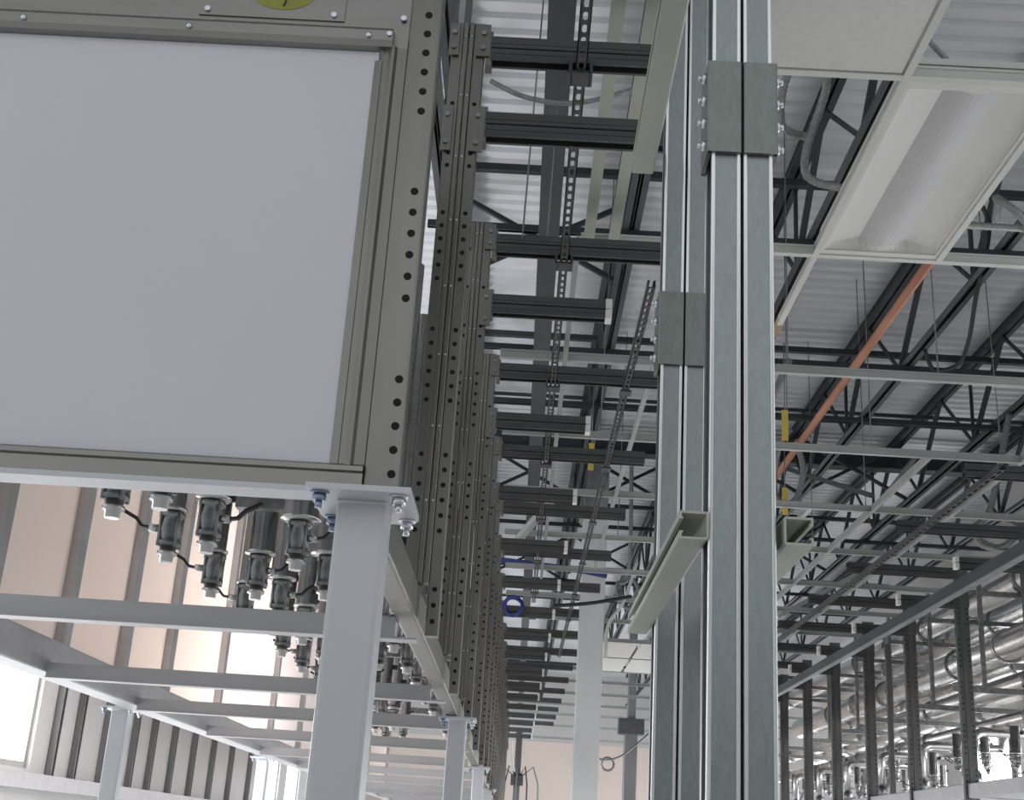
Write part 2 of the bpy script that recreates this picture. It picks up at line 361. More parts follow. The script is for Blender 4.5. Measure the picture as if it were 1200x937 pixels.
for sy in (-1, 1):      # end wedges closing the trough
    vs = [(u*.285, sy*.70, tro_z(u)) for u in us] + [(u*.285, sy*.745, .006) for u in us]
    mb.add(vs, [(i, i+1, 26+i, 25+i) for i in range(24)])
mb.build('frame', M['troffer'], t)
MB().box(-.30, .30, -.77, .77, .10, .13).build('housing', M['troffer'], t)
# hanger wires
hw = [(1.05, 5.97), (1.2, 7.68), (1.62, 7.68), (2.6, 7.68), (1.3, 9.3), (1.95, 9.3), (2.6, 9.3), (3.6, 9.3), (2.0, 10.98), (3.0, 10.98), (.0, 6.2), (-.12, 5.6), (.5, 9.3), (2.9, 12.65), (.1, 7.68), (1.75, 10.98), (.9, 12.65), (4.2, 9.3)]
for i, (x, y) in enumerate(hw):
    tag(MB().cyl((x, y, GZ+.05 if y > 5.9 else 2.83), (x+.05, y+.25, DECK+.04), .0045, 6).build('hanger_wire', M['wire']), 'thin steel wire hanging from the roof deck to a ceiling rail', 'wire', 'ceiling hanger wires')

# copper pipe, flexible conduits, cables, tags
tag(MB().cyl((2.42, 4.2, 3.62), (2.42, 24, 3.62), .032, 12).build('copper_pipe', M['copper']), 'long copper pipe running under the roof joists past the troffer', 'pipe')
tag(MB().cyl((3.77, 8.4, 2.40), (3.77, 17, 2.40), .018, 10).build('copper_pipe', M['copper']), 'copper pipe lying on the beam of the opposite rack', 'pipe')
tag(MB().cyl((1.95, 9.2, 3.7), (1.95, 14, 3.2), .03, 8).build('conduit', M['wire']), 'thin grey conduit dropping beside the copper pipe', 'conduit')
def flex(pts, r, label):
    P_ = [Vector(p) for p in pts]; out = []
    for i in range(len(P_)-1):
        p0, p1, p2, p3 = P_[max(i-1, 0)], P_[i], P_[i+1], P_[min(i+2, len(P_)-1)]
        for k in range(8):
            u = k/8; out.append(.5*((2*p1) + (p2-p0)*u + (2*p0-5*p1+4*p2-p3)*u*u + (3*p1-p0-3*p2+p3)*u**3))
    out.append(P_[-1]); fine = []
    for a, b in zip(out, out[1:]): fine += [a.lerp(b, .25), a.lerp(b, .75)]
    return tag(MB().tube(fine, r, 8, True, [r*(1.0 if i % 2 else .86) for i in range(len(fine))]).build('flexible_conduit', M['flex']), label, 'conduit')
flex([(1.30, 5.55, 3.45), (1.12, 5.35, 3.38), (1.07, 5.1, 3.42), (1.12, 4.98, 3.55), (1.22, 5.02, 3.62), (1.30, 5.2, 3.52), (1.27, 5.5, 3.36), (1.30, 5.6, 3.25), (1.46, 5.5, 3.14)], .022, 'looped flexible conduit hanging under the white ceiling tile')
flex([(2.50, 6.3, 3.45), (2.42, 6.05, 3.42), (2.36, 5.9, 3.36), (2.44, 5.85, 3.25), (2.58, 6.0, 3.22), (2.62, 6.2, 3.35), (2.40, 6.1, 3.3), (2.0, 5.8, 3.14)], .022, 'coiled flexible conduit at the outer side of the troffer')
flex([(2.42, 11.0, 3.62), (2.42, 11.1, 3.65), (2.47, 11.1, 3.40), (2.40, 11.1, 3.12), (2.26, 11.1, 3.08), (2.20, 11.1, 3.25), (2.24, 11.0, 3.6), (2.34, 11.0, 3.75)], .03, 'looped flexible conduit dangling below the copper pipe past the thicker post')
flex([(4.76, 12.0, 4.42), (4.5, 12.0, 3.4), (4.3, 12.0, 3.15), (4.55, 12.0, 3.0), (4.75, 12.0, 3.2), (4.5, 12.1, 3.35), (4.35, 12.0, 3.05), (4.7, 12, 2.95)], .035, 'tangle of flexible conduit over the opposite rack struts')
flex([(1.3, 16.1, 4.95), (1.35, 16.6, 3.55), (1.2, 16.6, 3.35), (1.25, 16.6, 3.1), (1.42, 16.6, 3.05), (1.5, 16.6, 3.25), (1.4, 16.6, 3.45)], .03, 'small flexible conduit loop between the pale column and the farther post')
def cable(pts, r, mat, label, name='cable', cat='cable'):
    P_ = [Vector(p) for p in pts]; out = []
    for i in range(len(P_)-1):
        p0, p1, p2, p3 = P_[max(i-1, 0)], P_[i], P_[i+1], P_[min(i+2, len(P_)-1)]
        for k in range(8):
            u = k/8; out.append(.5*((2*p1) + (p2-p0)*u + (2*p0-5*p1+4*p2-p3)*u*u + (3*p1-p0-3*p2+p3)*u**3))
    out.append(P_[-1])
    return tag(MB().tube(out, r, 8).build(name, M[mat]), label, cat)
cable([(3.0, 8.0, 4.62), (3.28, 8.4, 4.55), (3.45, 9.2, 4.35), (3.62, 9.9, 4.25), (3.66, 10.3, 4.2), (3.52, 10.5, 4.22), (3.38, 10.3, 4.32)], .018, 'black', 'black cable hanging in a hook shape from a roof joist')
cable([(-.30, 5, 3.32), (-.12, 5, 3.24), (.12, 5, 3.23), (.42, 5, 3.34)], .012, 'flex', 'grey cable sagging between rack and post above the second strut')
cable([(.3, 13.5, 2.45), (.7, 13.6, 2.52), (1.15, 13.7, 2.64)], .02, 'black', 'black cable stretched from a strut to the ceiling near the pale column')
cable([(1.38, 25.6, 1.95), (1.65, 26, 1.72), (2.1, 26.4, 1.83), (2.7, 27, 2.35)], .02, 'wire', 'grey cable drooping before the far wall to the thin column')
cable([(1.42, 4.5, 3.5), (1.75, 4.6, 3.2), (2.1, 4.75, 3.3), (2.5, 4.9, 3.55)], .012, 'flex', 'grey cable draped over the near end of the troffer')
cable([(1.35, 15.4, 3.4), (1.2, 15.4, 2.9), (1.02, 15.4, 2.6), (1.0, 15.4, 2.2)], .02, 'tee', 'white cable dropping beside the pale column')
# coils
def coil(c, r, tr, n, mat, label):
    pts = []
    for i in range(n*20+1):
        a = i/20*2*math.pi; rr = r*(1+.08*math.sin(i*.37))
        pts.append((c[0]+rr*math.cos(a), c[1]+.03*math.sin(i*.61), c[2]+rr*math.sin(a)*1.02))
    return tag(MB().tube(pts, tr, 6).build('cable_coil', M[mat]), label, 'cable coil')
coil((-.14, 14.27, 2.56), .10, .018, 4, 'blue', 'coil of dark blue cable hanging beside the rack uprights')
coil((1.80, 26, 1.63), .12, .018, 2, 'wire', 'small grey cable coil hanging before the far wall')
tag(MB().tube([(-.4, 14.9, 3.22), (.2, 14.9, 3.18), (.7, 14.9, 3.14), (.95, 14.9, 3.1)], .035, 8).build('cable', M['blue']), 'blue cable run crossing before the pale column', 'cable')
# yellow tags and straps
for (x, y, z, lb) in [(1.93, 9.28, 3.19, 'hanging over the ceiling rail past the copper pipe'), (2.28, 11.0, 3.06, 'on the conduit loop below the copper pipe'), (.50, 10.6, 3.25, 'hanging between the two perforated struts')]:
    t = thing('hanging_tag', 'yellow tag ' + lb, 'tag', (x, y, z), 'yellow ceiling tags')
    MB().box(-.025, .025, -.003, .003, -.12, .13).build('tag_strip', M['yellow'], t)
    MB().cyl((0, 0, .13), (0, .01, .7), .005, 6).build('tie_wire', M['wire'], t)
tag(MB().bar((2.05, 9.0, 4.388), (2.05, 10.4, 4.388), .08, .012).build('cloth_strap', M['tan']), 'tan strap lying under a joist behind the thicker post, below the troffer', 'strap')
tag(MB().bar((-.12, 12.3, 2.86), (.22, 11.8, 3.2), .06, .06).build('diagonal_brace', M['tee_grey']), 'pale short diagonal brace between rack and ceiling rail', 'brace')
tag(MB().bar((3.1, 11, 3.05), (4.3, 13.6, 4.4), .04, .04).build('diagonal_brace', M['tee_grey']), 'pale long diagonal brace over the opposite rack', 'brace')
tag(MB().bar((3.0, 15, 2.75), (4.4, 15.2, 3.6), .05, .05).build('diagonal_brace', M['tee_grey']), 'pale diagonal brace above the middle of the opposite rack', 'brace')
tag(MB().bar((2.95, 10.6, 3.05), (2.5, 12.6, 3.9), .04, .04).build('diagonal_brace', M['joist_grey']), 'grey diagonal brace dropping from joist to ceiling rail', 'brace')

# ------------------------------------------------------------------ near galvanised strut posts
def strut_post(x, y, zs, label):
    t = thing('strut_post', label, 'post', (x, y, FLOOR), 'galvanised double strut posts')
    H = DECK - FLOOR - .02
    for sgn in (-1, 1):     # two channels back to back, mouths sideways
        pr = [(sgn*(.0012 + v), u) for u, v in cprof(.066, .0475, .0035, .014)]
        mb = MB().extr(pr, 'z', 0, H)
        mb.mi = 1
        for bx in (.0055, .0462): mb.tube([(sgn*bx, -.0325, 0), (sgn*bx, -.0325, H)], .0034, 10)     # added edge beads, highlight painted in their colour
        mb.build('channel', [M['galv'], M['edge_highlight']], t)
    for z in zs:
        zz = z - FLOOR
        for sgn in (-1, 1):
            a, b = sorted((sgn*.0016, sgn*.0565))
            mb = MB(); mb.cbox(a, b, -.042, -.0345, zz, zz+.172, .003)
            a2, b2 = sorted((sgn*.0505, sgn*.0575)); mb.box(a2, b2, -.040, .038, zz, zz+.172)
            a3, b3 = sorted((sgn*.0016, sgn*.0565)); mb.box(a3, b3, .0345, .042, zz, zz+.172)
            s_ = mb.build('coupling_sleeve', M['galv_sleeve'], t)
            for k in range(4):
                q = zz + .022 + k*.043
                mbb = MB(); mbb.mi = 0; mbb.tube([(sgn*.056, -.018, q), (sgn*.064, -.018, q)], .009, 6).tube([(sgn*.064, -.018, q), (sgn*.071, -.018, q)], .005, 8)
                mbb.build('bolt', M['bolt'], s_)
    MB().box(-.1, .1, -.09, .09, 0, .008).build('foot_plate', M['galv'], t)
    return t
strut_post(.310, 1.8+.033, [1.08], 'thicker nearer galvanised strut post with its sleeve high up')
strut_post(.312, 2.55+.033, [1.0], 'farther slimmer galvanised strut post behind a short channel')
def chan_y(x, z, y0, y1, w, d, mat, name, label, mouth=-1):
    """strut channel along Y with its mouth sideways (mouth=-1 towards -X)"""
    pr = [((x + mouth*(v - d/2)), z + u) for u, v in cprof(w, d, .0035, .012)]
    return tag(MB().extr(pr, 'y', y0, y1).build(name, M[mat]), label, 'channel')
chan_y(.2385, .455, 1.79, 2.66, .042, .043, 'galv_beige', 'strut_channel', 'greenish short strut channel bolted across both posts, open end showing')
chan_y(.3905, .455, 1.79, 2.60, .042, .043, 'galv_beige', 'strut_channel', 'short strut channel behind the thicker post, open side facing the hall', 1)
chan_y(.214, 1.51, 1.79, 2.58, .05, .05, 'galv_beige', 'strut_channel', 'beige strut channel high up beside the farther post')

# ------------------------------------------------------------------ left rack
FY = [2.5] + [4.05, 5.68] + [7.47 + 1.71*k for k in range(17)]
XO, XI = -.275, -.40
t = thing('rack_underframe', 'long stainless base frame carrying the rack on white legs', 'rack base', (0, 2.4, .655))
def rel(y): return y - 2.4
MB().cbox(-.415, -.345, rel(2.6), rel(24.6), .005, .115, .008, 'y').build('side_rail', M['stainless'], t)
MB().cbox(-2.34, -2.20, rel(2.45), rel(24.6), -.03, .125, .008, 'y').build('side_rail', M['rail_grey'], t)
for k, y in enumerate([4.1, 5.95, 7.45, 9.2, 11.2, 13.2, 15.2, 17.2, 19.2, 21.2, 23.4]):
    mb = MB(); mb.box(-2.2, -.415, rel(y)-.035, rel(y)+.035, -.05, .015); mb.box(-2.2, -.345, rel(y)-.04, rel(y)+.04, -.055, -.048)
    mb.build('cross_rail', M['rail_grey'], t)
# legs
def leg(x, y, label, first=[None]):
    if first[0]: return dup(first[0], (x, y, FLOOR), label, 'rack support legs')
    t = thing('support_leg', label, 'leg post', (x, y, FLOOR), 'rack support legs')
    Z = .655 - FLOOR
    MB().cbox(-.052, .052, .05, .154, .012, Z-.012, .010).build('post', M['leg_paint'], t)
    mb = MB(); pr = [(-.105, -.03), (.105, -.03), (.105, .20), (.085, .24), (-.085, .24), (-.105, .20)]
    mb.extr(pr, 'z', Z-.012, Z).build('top_plate', M['leg_paint'], t)
    MB().box(-.11, .11, -.02, .22, 0, .012).build('base_plate', M['leg_paint'], t)
    for i, (a, b) in enumerate(((-.08, .0), (.08, .0), (-.08, .2), (.08, .2))):
        mb = MB(); mb.tube([(a, b, Z-.012), (a, b, Z-.016)], .019, 14); mb.tube([(a, b, Z-.016), (a, b, Z-.03)], .014, 6); mb.tube([(a, b, Z-.03), (a, b, Z-.045)], .007, 8)
        mb.build('bolt', M['blue_bolt'] if i % 2 == 0 else M['bolt'], t)
    mb = MB()
    mb.tube([(-.05, .05, Z-.014), (.05, .05, Z-.014)], .006, 6).build('weld_bead', M['leg_paint'], t)
    first[0] = t; return t
LYs = [2.44, 7.2, 11.9, 16.6, 21.3]
for i, y in enumerate(LYs):
    leg(-.345, y, ['large white square leg under the corner of the white panel', 'white square leg standing next in line after the panel corner leg', 'third white leg along the aisle side of the rack', 'fourth white leg along the aisle side of the rack', 'last small white leg along the aisle side of the rack'][i])
for i, y in enumerate(LYs[1:4]):
    leg(-2.46, y+.7, ['white square leg of the rack beside the glaring window', 'second white rack leg along the window side, before the studs', 'white rack leg beside the small bright far window'][i])

# uprights
def upright(k, y, label, first=[None]):
    if first[0]: return dup(first[0], (0, y, .615), label, 'perforated rack uprights')
    t = thing('rack_upright', label, 'rack upright', (0, y, .615), 'perforated rack uprights')
    top = 2.94-.615; low = .17
    def strip(x0, x1, z0, z1):
        return MB().cbox(x0, x1, 0, .045, z0, z1, .004)
    def holes(mb, x, z0, z1):
        for zt in (2.50, 2.045, 1.59, 1.135, .68):
            for q in range(6):
                z = zt - .615 + .105 - q*.0522 - .02
                if z0+.02 < z < z1-.02: mb.tube([(x, -.0012, z), (x, .001, z)], .0085, 10)
    mb = strip(-.318, XO, 0, top); mb.mi = 1; holes(mb, -.2975, 0, top); mb.build('outer_channel', [M['stainless'], M['hole']], t)
    mb = strip(-.400, -.358, low, top); mb.mi = 1; holes(mb, -.379, low, top); mb.build('inner_channel', [M['stainless'], M['hole']], t)
    mb = MB().cbox(-.358, -.340, -.006, .05, low, top, .003).cbox(-.336, -.318, -.006, .05, low, top, .003); mb.mi = 1; z = top - .06
    while z > low+.05:
        for x in (-.349, -.327): mb.tube([(x, -.006, z), (x, -.0075, z), (x, -.009, z)], .004, 8, True, [.0042, .0038, .0015])
        z -= .26
    mb.build('rib', [M['stainless'], M['bolt']], t)
    # end bracket plates that hold the struts
    for (z0, z1) in ((2.57-.615, 2.93-.615),):
        for (x0, x1) in ((-.41, -.372), (-.305, -.255)):
            for za, zb in ((z1-.14, z1), (z0-.19, z0)):
                b = MB().box(x0, x1, -.012, -.001, za, zb).build('bracket_plate', M['stainless'], t)
                for z in (zb-.04, za+.035): MB().tube([((x0+x1)/2, -.012, z), ((x0+x1)/2, -.02, z)], .010, 6).build('bolt', M['valve_steel'], b)
    MB().box(-.27, -.245, -.005, .05, 2.755-.615, 2.905-.615).build('strut_socket', M['stainless'], t); MB().box(-.27, -.245, -.005, .05, 2.425-.615, 2.575-.615).build('strut_socket', M['stainless'], t)
    first[0] = t; return t
UPS = [upright(k, y, 'stainless rack upright with bolt holes, %s one behind the white panel' % ORD[k]) for k, y in enumerate(FY[1:])]
MB().box(-.362, -.338, .005, .04, 2.285, DECK-.615+.03).build('hanger_strut', M['upright_dark'], UPS[0])
MB().box(-.402, -.388, .005, .03, 2.285, DECK-.615+.03).build('hanger_strut', M['upright_dark'], UPS[0])

# intermediate plates between uprights make the stainless flank; the struts
def dbl_strut(L_, label, cap, loc, group, name='cantilever_strut', flip=1):
    t = thing(name, label, 'strut', loc, group)
    prU = [(u, v) for u, v in cprof(.066, .047, .0035, .013)]
    mb = MB().extr([(u, .002+v) for u, v in prU], 'x', 0, flip*L_).extr([(u, -.002-v) for u, v in prU], 'x', 0, flip*L_)
    for z in (.022, -.022):   # rolled ridges along the webs
        a, b = sorted((0, flip*L_)); mb.box(a, b, -.0355, -.032, z-.004, z+.004)
    mb.build('channel', M['dark_strut'], t)
    if cap:
        a, b = sorted((flip*(L_-.002), flip*(L_+.03)))
        mb = MB().box(a, b, -.038, .036, .004, .052).box(a, b, -.038, .036, -.052, -.004); mb.build('end_cap', M['ptape'], t)
    return t
protoU = protoL = None
for k, y in enumerate(FY[1:18]):
    lbU = 'long dark strut jutting from the %s upright behind the white panel, upper of its pair' % ORD[k]
    lbL = 'short dark strut with pale end cap on the %s upright behind the white panel' % ORD[k]
    if k == 0: dbl_strut(.98, lbU, False, (-.25, y+.02, 2.83), 'long upper struts on the rack')
    elif k == 1: protoU = dbl_strut(1.09, lbU, False, (-.25, y+.02, 2.83), 'long upper struts on the rack')
    else: dup(protoU, (-.25, y+.02, 2.83), lbU)
    if k == 0: dbl_strut(.9, 'dark strut without end cap just behind the white panel, lower of its pair', False, (-.25, y+.02, 2.50), 'short lower struts on the rack')
    elif k == 1: protoL = dbl_strut(.56, lbL, True, (-.25, y+.02, 2.50), 'short lower struts on the rack')
    else: dup(protoL, (-.25, y+.02, 2.50), lbL)

# perforated struts running lengthwise below the upper struts
def perforated(x, z, y0, y1, w, h, pitch, label):
    t = thing('perforated_strut', label, 'strut', (x, y0, z), 'perforated lengthwise struts')
    n = int((y1-y0)/pitch); mb = MB(); vs = []; fs = []; hw_ = w/2
    mb.box(-hw_, -hw_+.004, 0, n*pitch, 0, h); mb.box(hw_-.004, hw_, 0, n*pitch, 0, h)
    ins = .006
    mb.box(-hw_+.004, -hw_+.012, 0, n*pitch, h-.004, h); mb.box(hw_-.012, hw_-.004, 0, n*pitch, h-.004, h)
    for i in range(n):
        a = i*pitch; b = a+pitch; cy = a+pitch/2; rx = w*.24; ry = pitch*.36
        out = [(hw_, cy), (hw_, b), (0, b), (-hw_, b), (-hw_, cy), (-hw_, a), (0, a), (hw_, a)]
        ring = [(rx, cy), (rx*.8, cy+ry*.75), (0, cy+ry), (-rx*.8, cy+ry*.75), (-rx, cy), (-rx*.8, cy-ry*.75), (0, cy-ry), (rx*.8, cy-ry*.75)]
        base = [(p[0], p[1], 0) for p in out] + [(p[0], p[1], 0) for p in ring]
        up_ = [(p[0], p[1], .003) for p in out] + [(p[0], p[1], .003) for p in ring]
        f = []
        for q in range(8):
            r_ = (q+1) % 8
            f.append((q, r_, 8+r_, 8+q)); f.append((16+q, 24+q, 24+r_, 16+r_)); f.append((8+q, 8+r_, 24+r_, 24+q))
        mb.add(base+up_, f)
    mb.build('channel', M['dark_strut'], t)
    return t
t = perforated(.092, 2.737, 3.3, 15.0, .042, .04, .072, 'dark perforated strut hanging lengthwise under the upper struts, nearer the rack')
for y in FY[1:9]:
    MB().box(-.035, .035, y-3.3-.03, y-3.3+.06, -.012, .0).box(-.045, -.032, y-3.3-.03, y-3.3+.06, -.012, .06).box(.032, .045, y-3.3-.03, y-3.3+.06, -.012, .06).build('clamp', M['dark_strut'], t)
t = perforated(.552, 2.737, 5.9, 19.5, .042, .04, .085, 'dark perforated strut hanging lengthwise near the strut tips, beside the posts')
for y in FY[3:9]:
    MB().box(-.035, .035, y-5.9-.03, y-5.9+.06, -.012, .0).build('clamp', M['dark_strut'], t)

# first module: framed white panel
t = thing('panel_module', 'big milky white panel in a stainless frame with bolt-hole corner post', 'panel', (0, 2.5, .655))
Z0 = .655
def zz(z): return z - Z0
MB().box(-2.10, -.415, .004, .012, zz(.712), zz(1.735)).build('white_sheet', M['acrylic'], t)

post = MB().cbox(-.350, XO, -.004, .05, zz(.658), zz(2.9), .006); post.mi = 1
for zt in (2.27, 1.829, 1.361, .913):
    for q in range(6):
        z = zt - q*.0522
        if z < .69: continue
        x = -.307 + (1.83-z)*.0135
        post.tube([(x, -.0055, zz(z)), (x, -.003, zz(z))], .0088, 12)
post.build('corner_post', [M['stainless'], M['hole']], t)
# stepped side trim
pr = [(-.350, .0), (-.350, .05), (-.405, .05), (-.405, -.002), (-.392, -.006), (-.384, -.012), (-.378, -.012), (-.372, -.003)]
MB().extr(pr, 'z', zz(.70), zz(1.735)).build('side_trim', M['stainless'], t)
MB().extr([(-.423, .002), (-.405, -.004), (-.405, .02), (-.423, .02)], 'z', zz(.715), zz(1.70)).build('edge_gasket', M['stainless'], t)
# top trim: rounded rail with a lower lip
pr = [(-.004, zz(1.725)), (-.016, zz(1.728)), (-.022, zz(1.742)), (-.022, zz(1.768)), (-.016, zz(1.778)), (.03, zz(1.778)), (.03, zz(1.725))]
tr = MB().extr([(a, b) for a, b in pr], 'x', -2.10, -.384).build('top_trim', M['stainless_x'], t)
mb = MB()
for x in (-1.25, -.86, -.44): mb.tube([(x, -.022, zz(1.752)), (x, -.027, zz(1.752)), (x, -.029, zz(1.752))], .006, 10, True, [.0075, .0065, .003])
mb.tube([(-.392, -.022, zz(1.758)), (-.392, -.027, zz(1.758))], .006, 10)
mb.build('screw', M['bolt'], tr)
MB().box(-2.10, -.350, .0, .05, zz(1.735), zz(2.9)).build('header_plate', M['stainless_x'], t)
hp = MB().box(-.85, -.505, -.004, .0, zz(1.80), zz(2.05)).build('cover_plate', M['stainless_x'], t)
mb = MB()
for x, z in ((-.83, 1.815), (-.53, 1.815), (-.365, 1.815)): mb.tube([(x, -.004, zz(z)), (x, -.009, zz(z))], .007, 10)
mb.build('screw', M['bolt'], hp)
mb = MB(); mb.add([(-.655 + .075*math.cos(i/24*2*math.pi), -.0048, zz(1.868) + .045*math.sin(i/24*2*math.pi)) for i in range(24)], [tuple(range(24))])  # flat oval painted in for a yellow reflection on the steel
refl = mb.build('painted_reflection', M['reflection_yellow'], t); refl['label'] = 'painted yellow oval reflection'
MB().tube([(-.652, -.0052, zz(1.833)), (-.648, -.0052, zz(1.845)), (-.648, -.0052, zz(1.86))], .0022, 6).build('reflection_mark', M['black'], refl)
# bottom trim
pr = [(.03, zz(.668)), (-.010, zz(.668)), (-.010, zz(.700)), (-.016, zz(.704)), (-.016, zz(.714)), (-.006, zz(.720)), (.03, zz(.720))]
MB().extr(pr, 'x', -2.10, -.350).build('bottom_trim', M['stainless_x'], t)
MB().box(-2.15, -.350, -.016, .06, zz(.655), zz(.667)).build('bottom_lip', M['leg_paint'], t)
# inside frame rails that carry the module
MB().box(-2.15, -2.10, 0, .05, 0, zz(2.9)).build('corner_post', M['stainless'], t)

# ------------------------------------------------------------------ cladding of the rack's outer side
CX = -2.30
SY = [2.6, 3.5, 4.4, 5.3, 6.26, 7.25, 8.2, 9.7, 11.9, 13.5, 15.5, 17.5, 20.0, 23.0]
for i, (a, b) in enumerate(zip(SY, SY[1:])):
    if b < 5: continue
    p = MB().box(CX-.006, CX, a+.03, b-.03, .79, 2.9).build('cladding_panel', M['cladding'])
    tag(p, 'peach translucent panel on the rack side, %s before the far end' % (['last but ' + CNT[max(12-i, 0)]] if i < 12 else ['last'])[0], 'panel', 'peach side panels of the rack')
for i, y in enumerate(SY):
    if y < 5: continue
    tag(MB().cbox(CX-.03, CX+.05, y-.05 if y < 9 else y-.04, y+.05 if y < 9 else y+.04, .78, 2.92, .004).build('side_stud', M['rail_grey']), 'grey vertical stud between peach side panels, %s along from the camera end' % ORD[i-3], 'stud', 'studs between the peach side panels')

# ------------------------------------------------------------------ pipes with ball valves
def valve_pipe(x, y, z0, rp, side, label, group, first={}, top=1.55):
    key = (rp, side, top)
    if key in first: return dup(first[key], (x, y, z0), label, group)
    t = thing('valve_pipe', label, 'valve', (x, y, z0), group)
    MB().rev([(0, .020), (.02, .021), (.022, .030), (.032, .030), (.034, .024), (.05, .026)], n=14).build('outlet', M['pipe_steel'], t)
    r = .036
    mb = MB(); mb.rev([(.048, r*.8), (.05, r*1.05), (.062, r*1.05), (.064, r*.86), (.075, r*.94), (.10, r*1.02), (.125, r*.94), (.136, r*.86), (.138, r*1.08), (.15, r*1.08), (.152, r*.8)], n=16)
    for k in range(4):
        a = math.pi/4 + k*math.pi/2
        mb.tube([(r*.98*math.cos(a), r*.98*math.sin(a), .045), (r*.98*math.cos(a), r*.98*math.sin(a), .155)], .006, 6)
    mb.build('valve_body', M['valve_steel'], t)
    s = side
    h = MB().tube([(s*.03, -.01, .10), (s*.062, -.014, .10)], .012, 10).build('valve_stem', M['pipe_steel'], t)
    mb = MB(); mb.bar((s*.058, -.014, .10), (s*.085, -.016, .104), .022, .007).bar((s*.083, -.016, .104), (s*.105, -.016, .128), .020, .008).bar((s*.103, -.016, .126), (s*.15, -.016, .150), .020, .010)
    mb.build('lever', M['black'], t)
    mb = MB().rev([(.152, .028), (.158, rp+.008), (.166, rp+.008), (.168, rp), (top, rp)], n=18); mb.build('pipe', M['pipe_steel'], t)
    mb = MB().rev([(.34, rp+.001), (.34, rp+.007), (.375, rp+.007), (.375, rp+.001)], n=18).box(rp, rp+.03, -.012, .012, .343, .372); mb.build('clamp_band', M['black'], t)
    first[key] = t; return t
vy = [3.18, 3.72, 4.30, 4.85, 5.72, 6.28, 6.9, 7.5, 8.3, 8.9, 9.8, 10.6]
for i, y in enumerate(vy):
    lb = 'pipe ending in a ball valve, lever towards the peach panels, %s in its row' % ORD[i]
    valve_pipe(-1.085, y, .735, .034, -1, lb, 'ball valves with levers towards the peach panels')
for i, y in enumerate([3.05, 3.55, 4.28, 4.72, 5.3, 5.9, 6.6, 7.2, 8.0, 8.7, 9.5, 10.4]):
    valve_pipe(-.925, y, .735, .046, 1, 'thicker upright pipe with ball valve, lever towards the aisle, %s in its row' % ORD[i], 'ball valves with levers towards the aisle')
for i, y in enumerate([4.85, 5.4, 6.1, 6.7, 7.5, 8.2, 9.0, 9.9, 10.9, 12.0]):
    valve_pipe(-.55, y, .74, .040, 1, 'upright pipe with ball valve close behind the white legs, %s in its row' % ORD[i], 'ball valves behind the white legs')
for i, (x, z, r, lb) in enumerate([(-.80, 2.44, .13, 'thick steel header pipe inside the rack above the ball valves'), (-1.35, 2.25, .10, 'thinner header pipe inside the rack near the peach panels')]):
    t = thing('header_pipe', lb, 'pipe', (x, 2.9, z))
    MB().cyl((0, 0, 0), (0, 22, 0), r, 24).build('pipe', M['pipe_steel'], t)
    for q in range(8): MB().cyl((0, 1.2+2.6*q, 0), (0, 1.26+2.6*q, 0), r+.02, 24).build('flange', M['valve_steel'], t)
for i, (x, y) in enumerate([(-.72, 3.85), (-.70, 4.35), (-.70, 4.95), (-.70, 5.55), (-.70, 6.2)]):
    valve_pipe(x, y, .76, .056, 1, 'fattest pipe with ball valve, between other valve rows and white legs, %s back' % ORD[i], 'fat valve pipes')
for i, y in enumerate(FY[1:6]):
    tag(MB().box(-.98, -.40, y+.0, y+.045, 1.0, 1.045).build('pipe_support', M['valve_steel']), 'dark bar clamping the upright valve pipes inside the rack, %s back' % ORD[i], 'support bar', 'pipe support bars')

# ------------------------------------------------------------------ opposite rack
RX = 4.2
RY = [8.75+1.68*k for k in range(10)]
t = thing('rack_underframe', 'grey base beam under the opposite rack by the lower window', 'rack base', (RX, 9, .66))
MB().cbox(-.04, .06, 0, 16.5, 0, .13, .008, 'y').build('side_rail', M['rail_grey'], t)
MB().cbox(2.0, 2.1, 0, 16.5, 0, .13, .008, 'y').build('side_rail', M['rail_grey'], t)
for k, y in enumerate(RY[1:]): MB().box(.06, 2.0, y-9-.04, y-9+.04, .02, .10).build('cross_rail', M['rail_grey'], t)
for k, y in enumerate(RY[1:9:2]):
    for dx in (.01, 2.05):
        MB().cbox(dx-.06, dx+.06, y-9-.06, y-9+.06, FLOOR-.66, 0, .01).build('leg', M['leg_paint'], t)
rfirst = None
rl = ['out of the frame beside the big pipes', 'standing before the bright lower window', 'second dark one past the bright lower window', 'third dark one past the bright lower window', 'fourth dark one past the bright lower window', 'fifth one past the bright lower window',
      'sixth dark one past the bright lower window', 'seventh dark one past the bright lower window', 'last dark one of the opposite rack']
for k, y in enumerate(RY[1:]):
    lb = 'dark perforated upright of the opposite rack, ' + rl[k]
    if rfirst is None:
        t = thing('rack_upright', lb, 'rack upright', (RX, y, .62), 'uprights of the opposite rack'); rfirst = t
        mb = MB().cbox(-.065, -.02, 0, .05, 0, 1.95, .004); mb.mi = 1
        for q in range(38):
            if q % 8 < 6: mb.tube([(-.043, -.0012, .04+q*.05), (-.043, .001, .04+q*.05)], .0085, 8)
        mb.build('outer_channel', [M['upright_dark'], M['hole']], t)
        mb = MB().cbox(.02, .065, 0, .05, 0, 1.95, .004); mb.mi = 1
        for q in range(38):
            if q % 8 < 6: mb.tube([(.043, -.0012, .04+q*.05), (.043, .001, .04+q*.05)], .0085, 8)
        mb.build('inner_channel', [M['upright_dark'], M['hole']], t)
        MB().cbox(-.02, .02, -.006, .052, 0, 1.95, .003).build('rib', M['upright_dark'], t)
        MB().box(-.07, .07, -.01, 0, 1.80, 2.22).build('bracket_plate', M['upright_dark'], t)
    else: dup(rfirst, (RX, y, .62), lb)
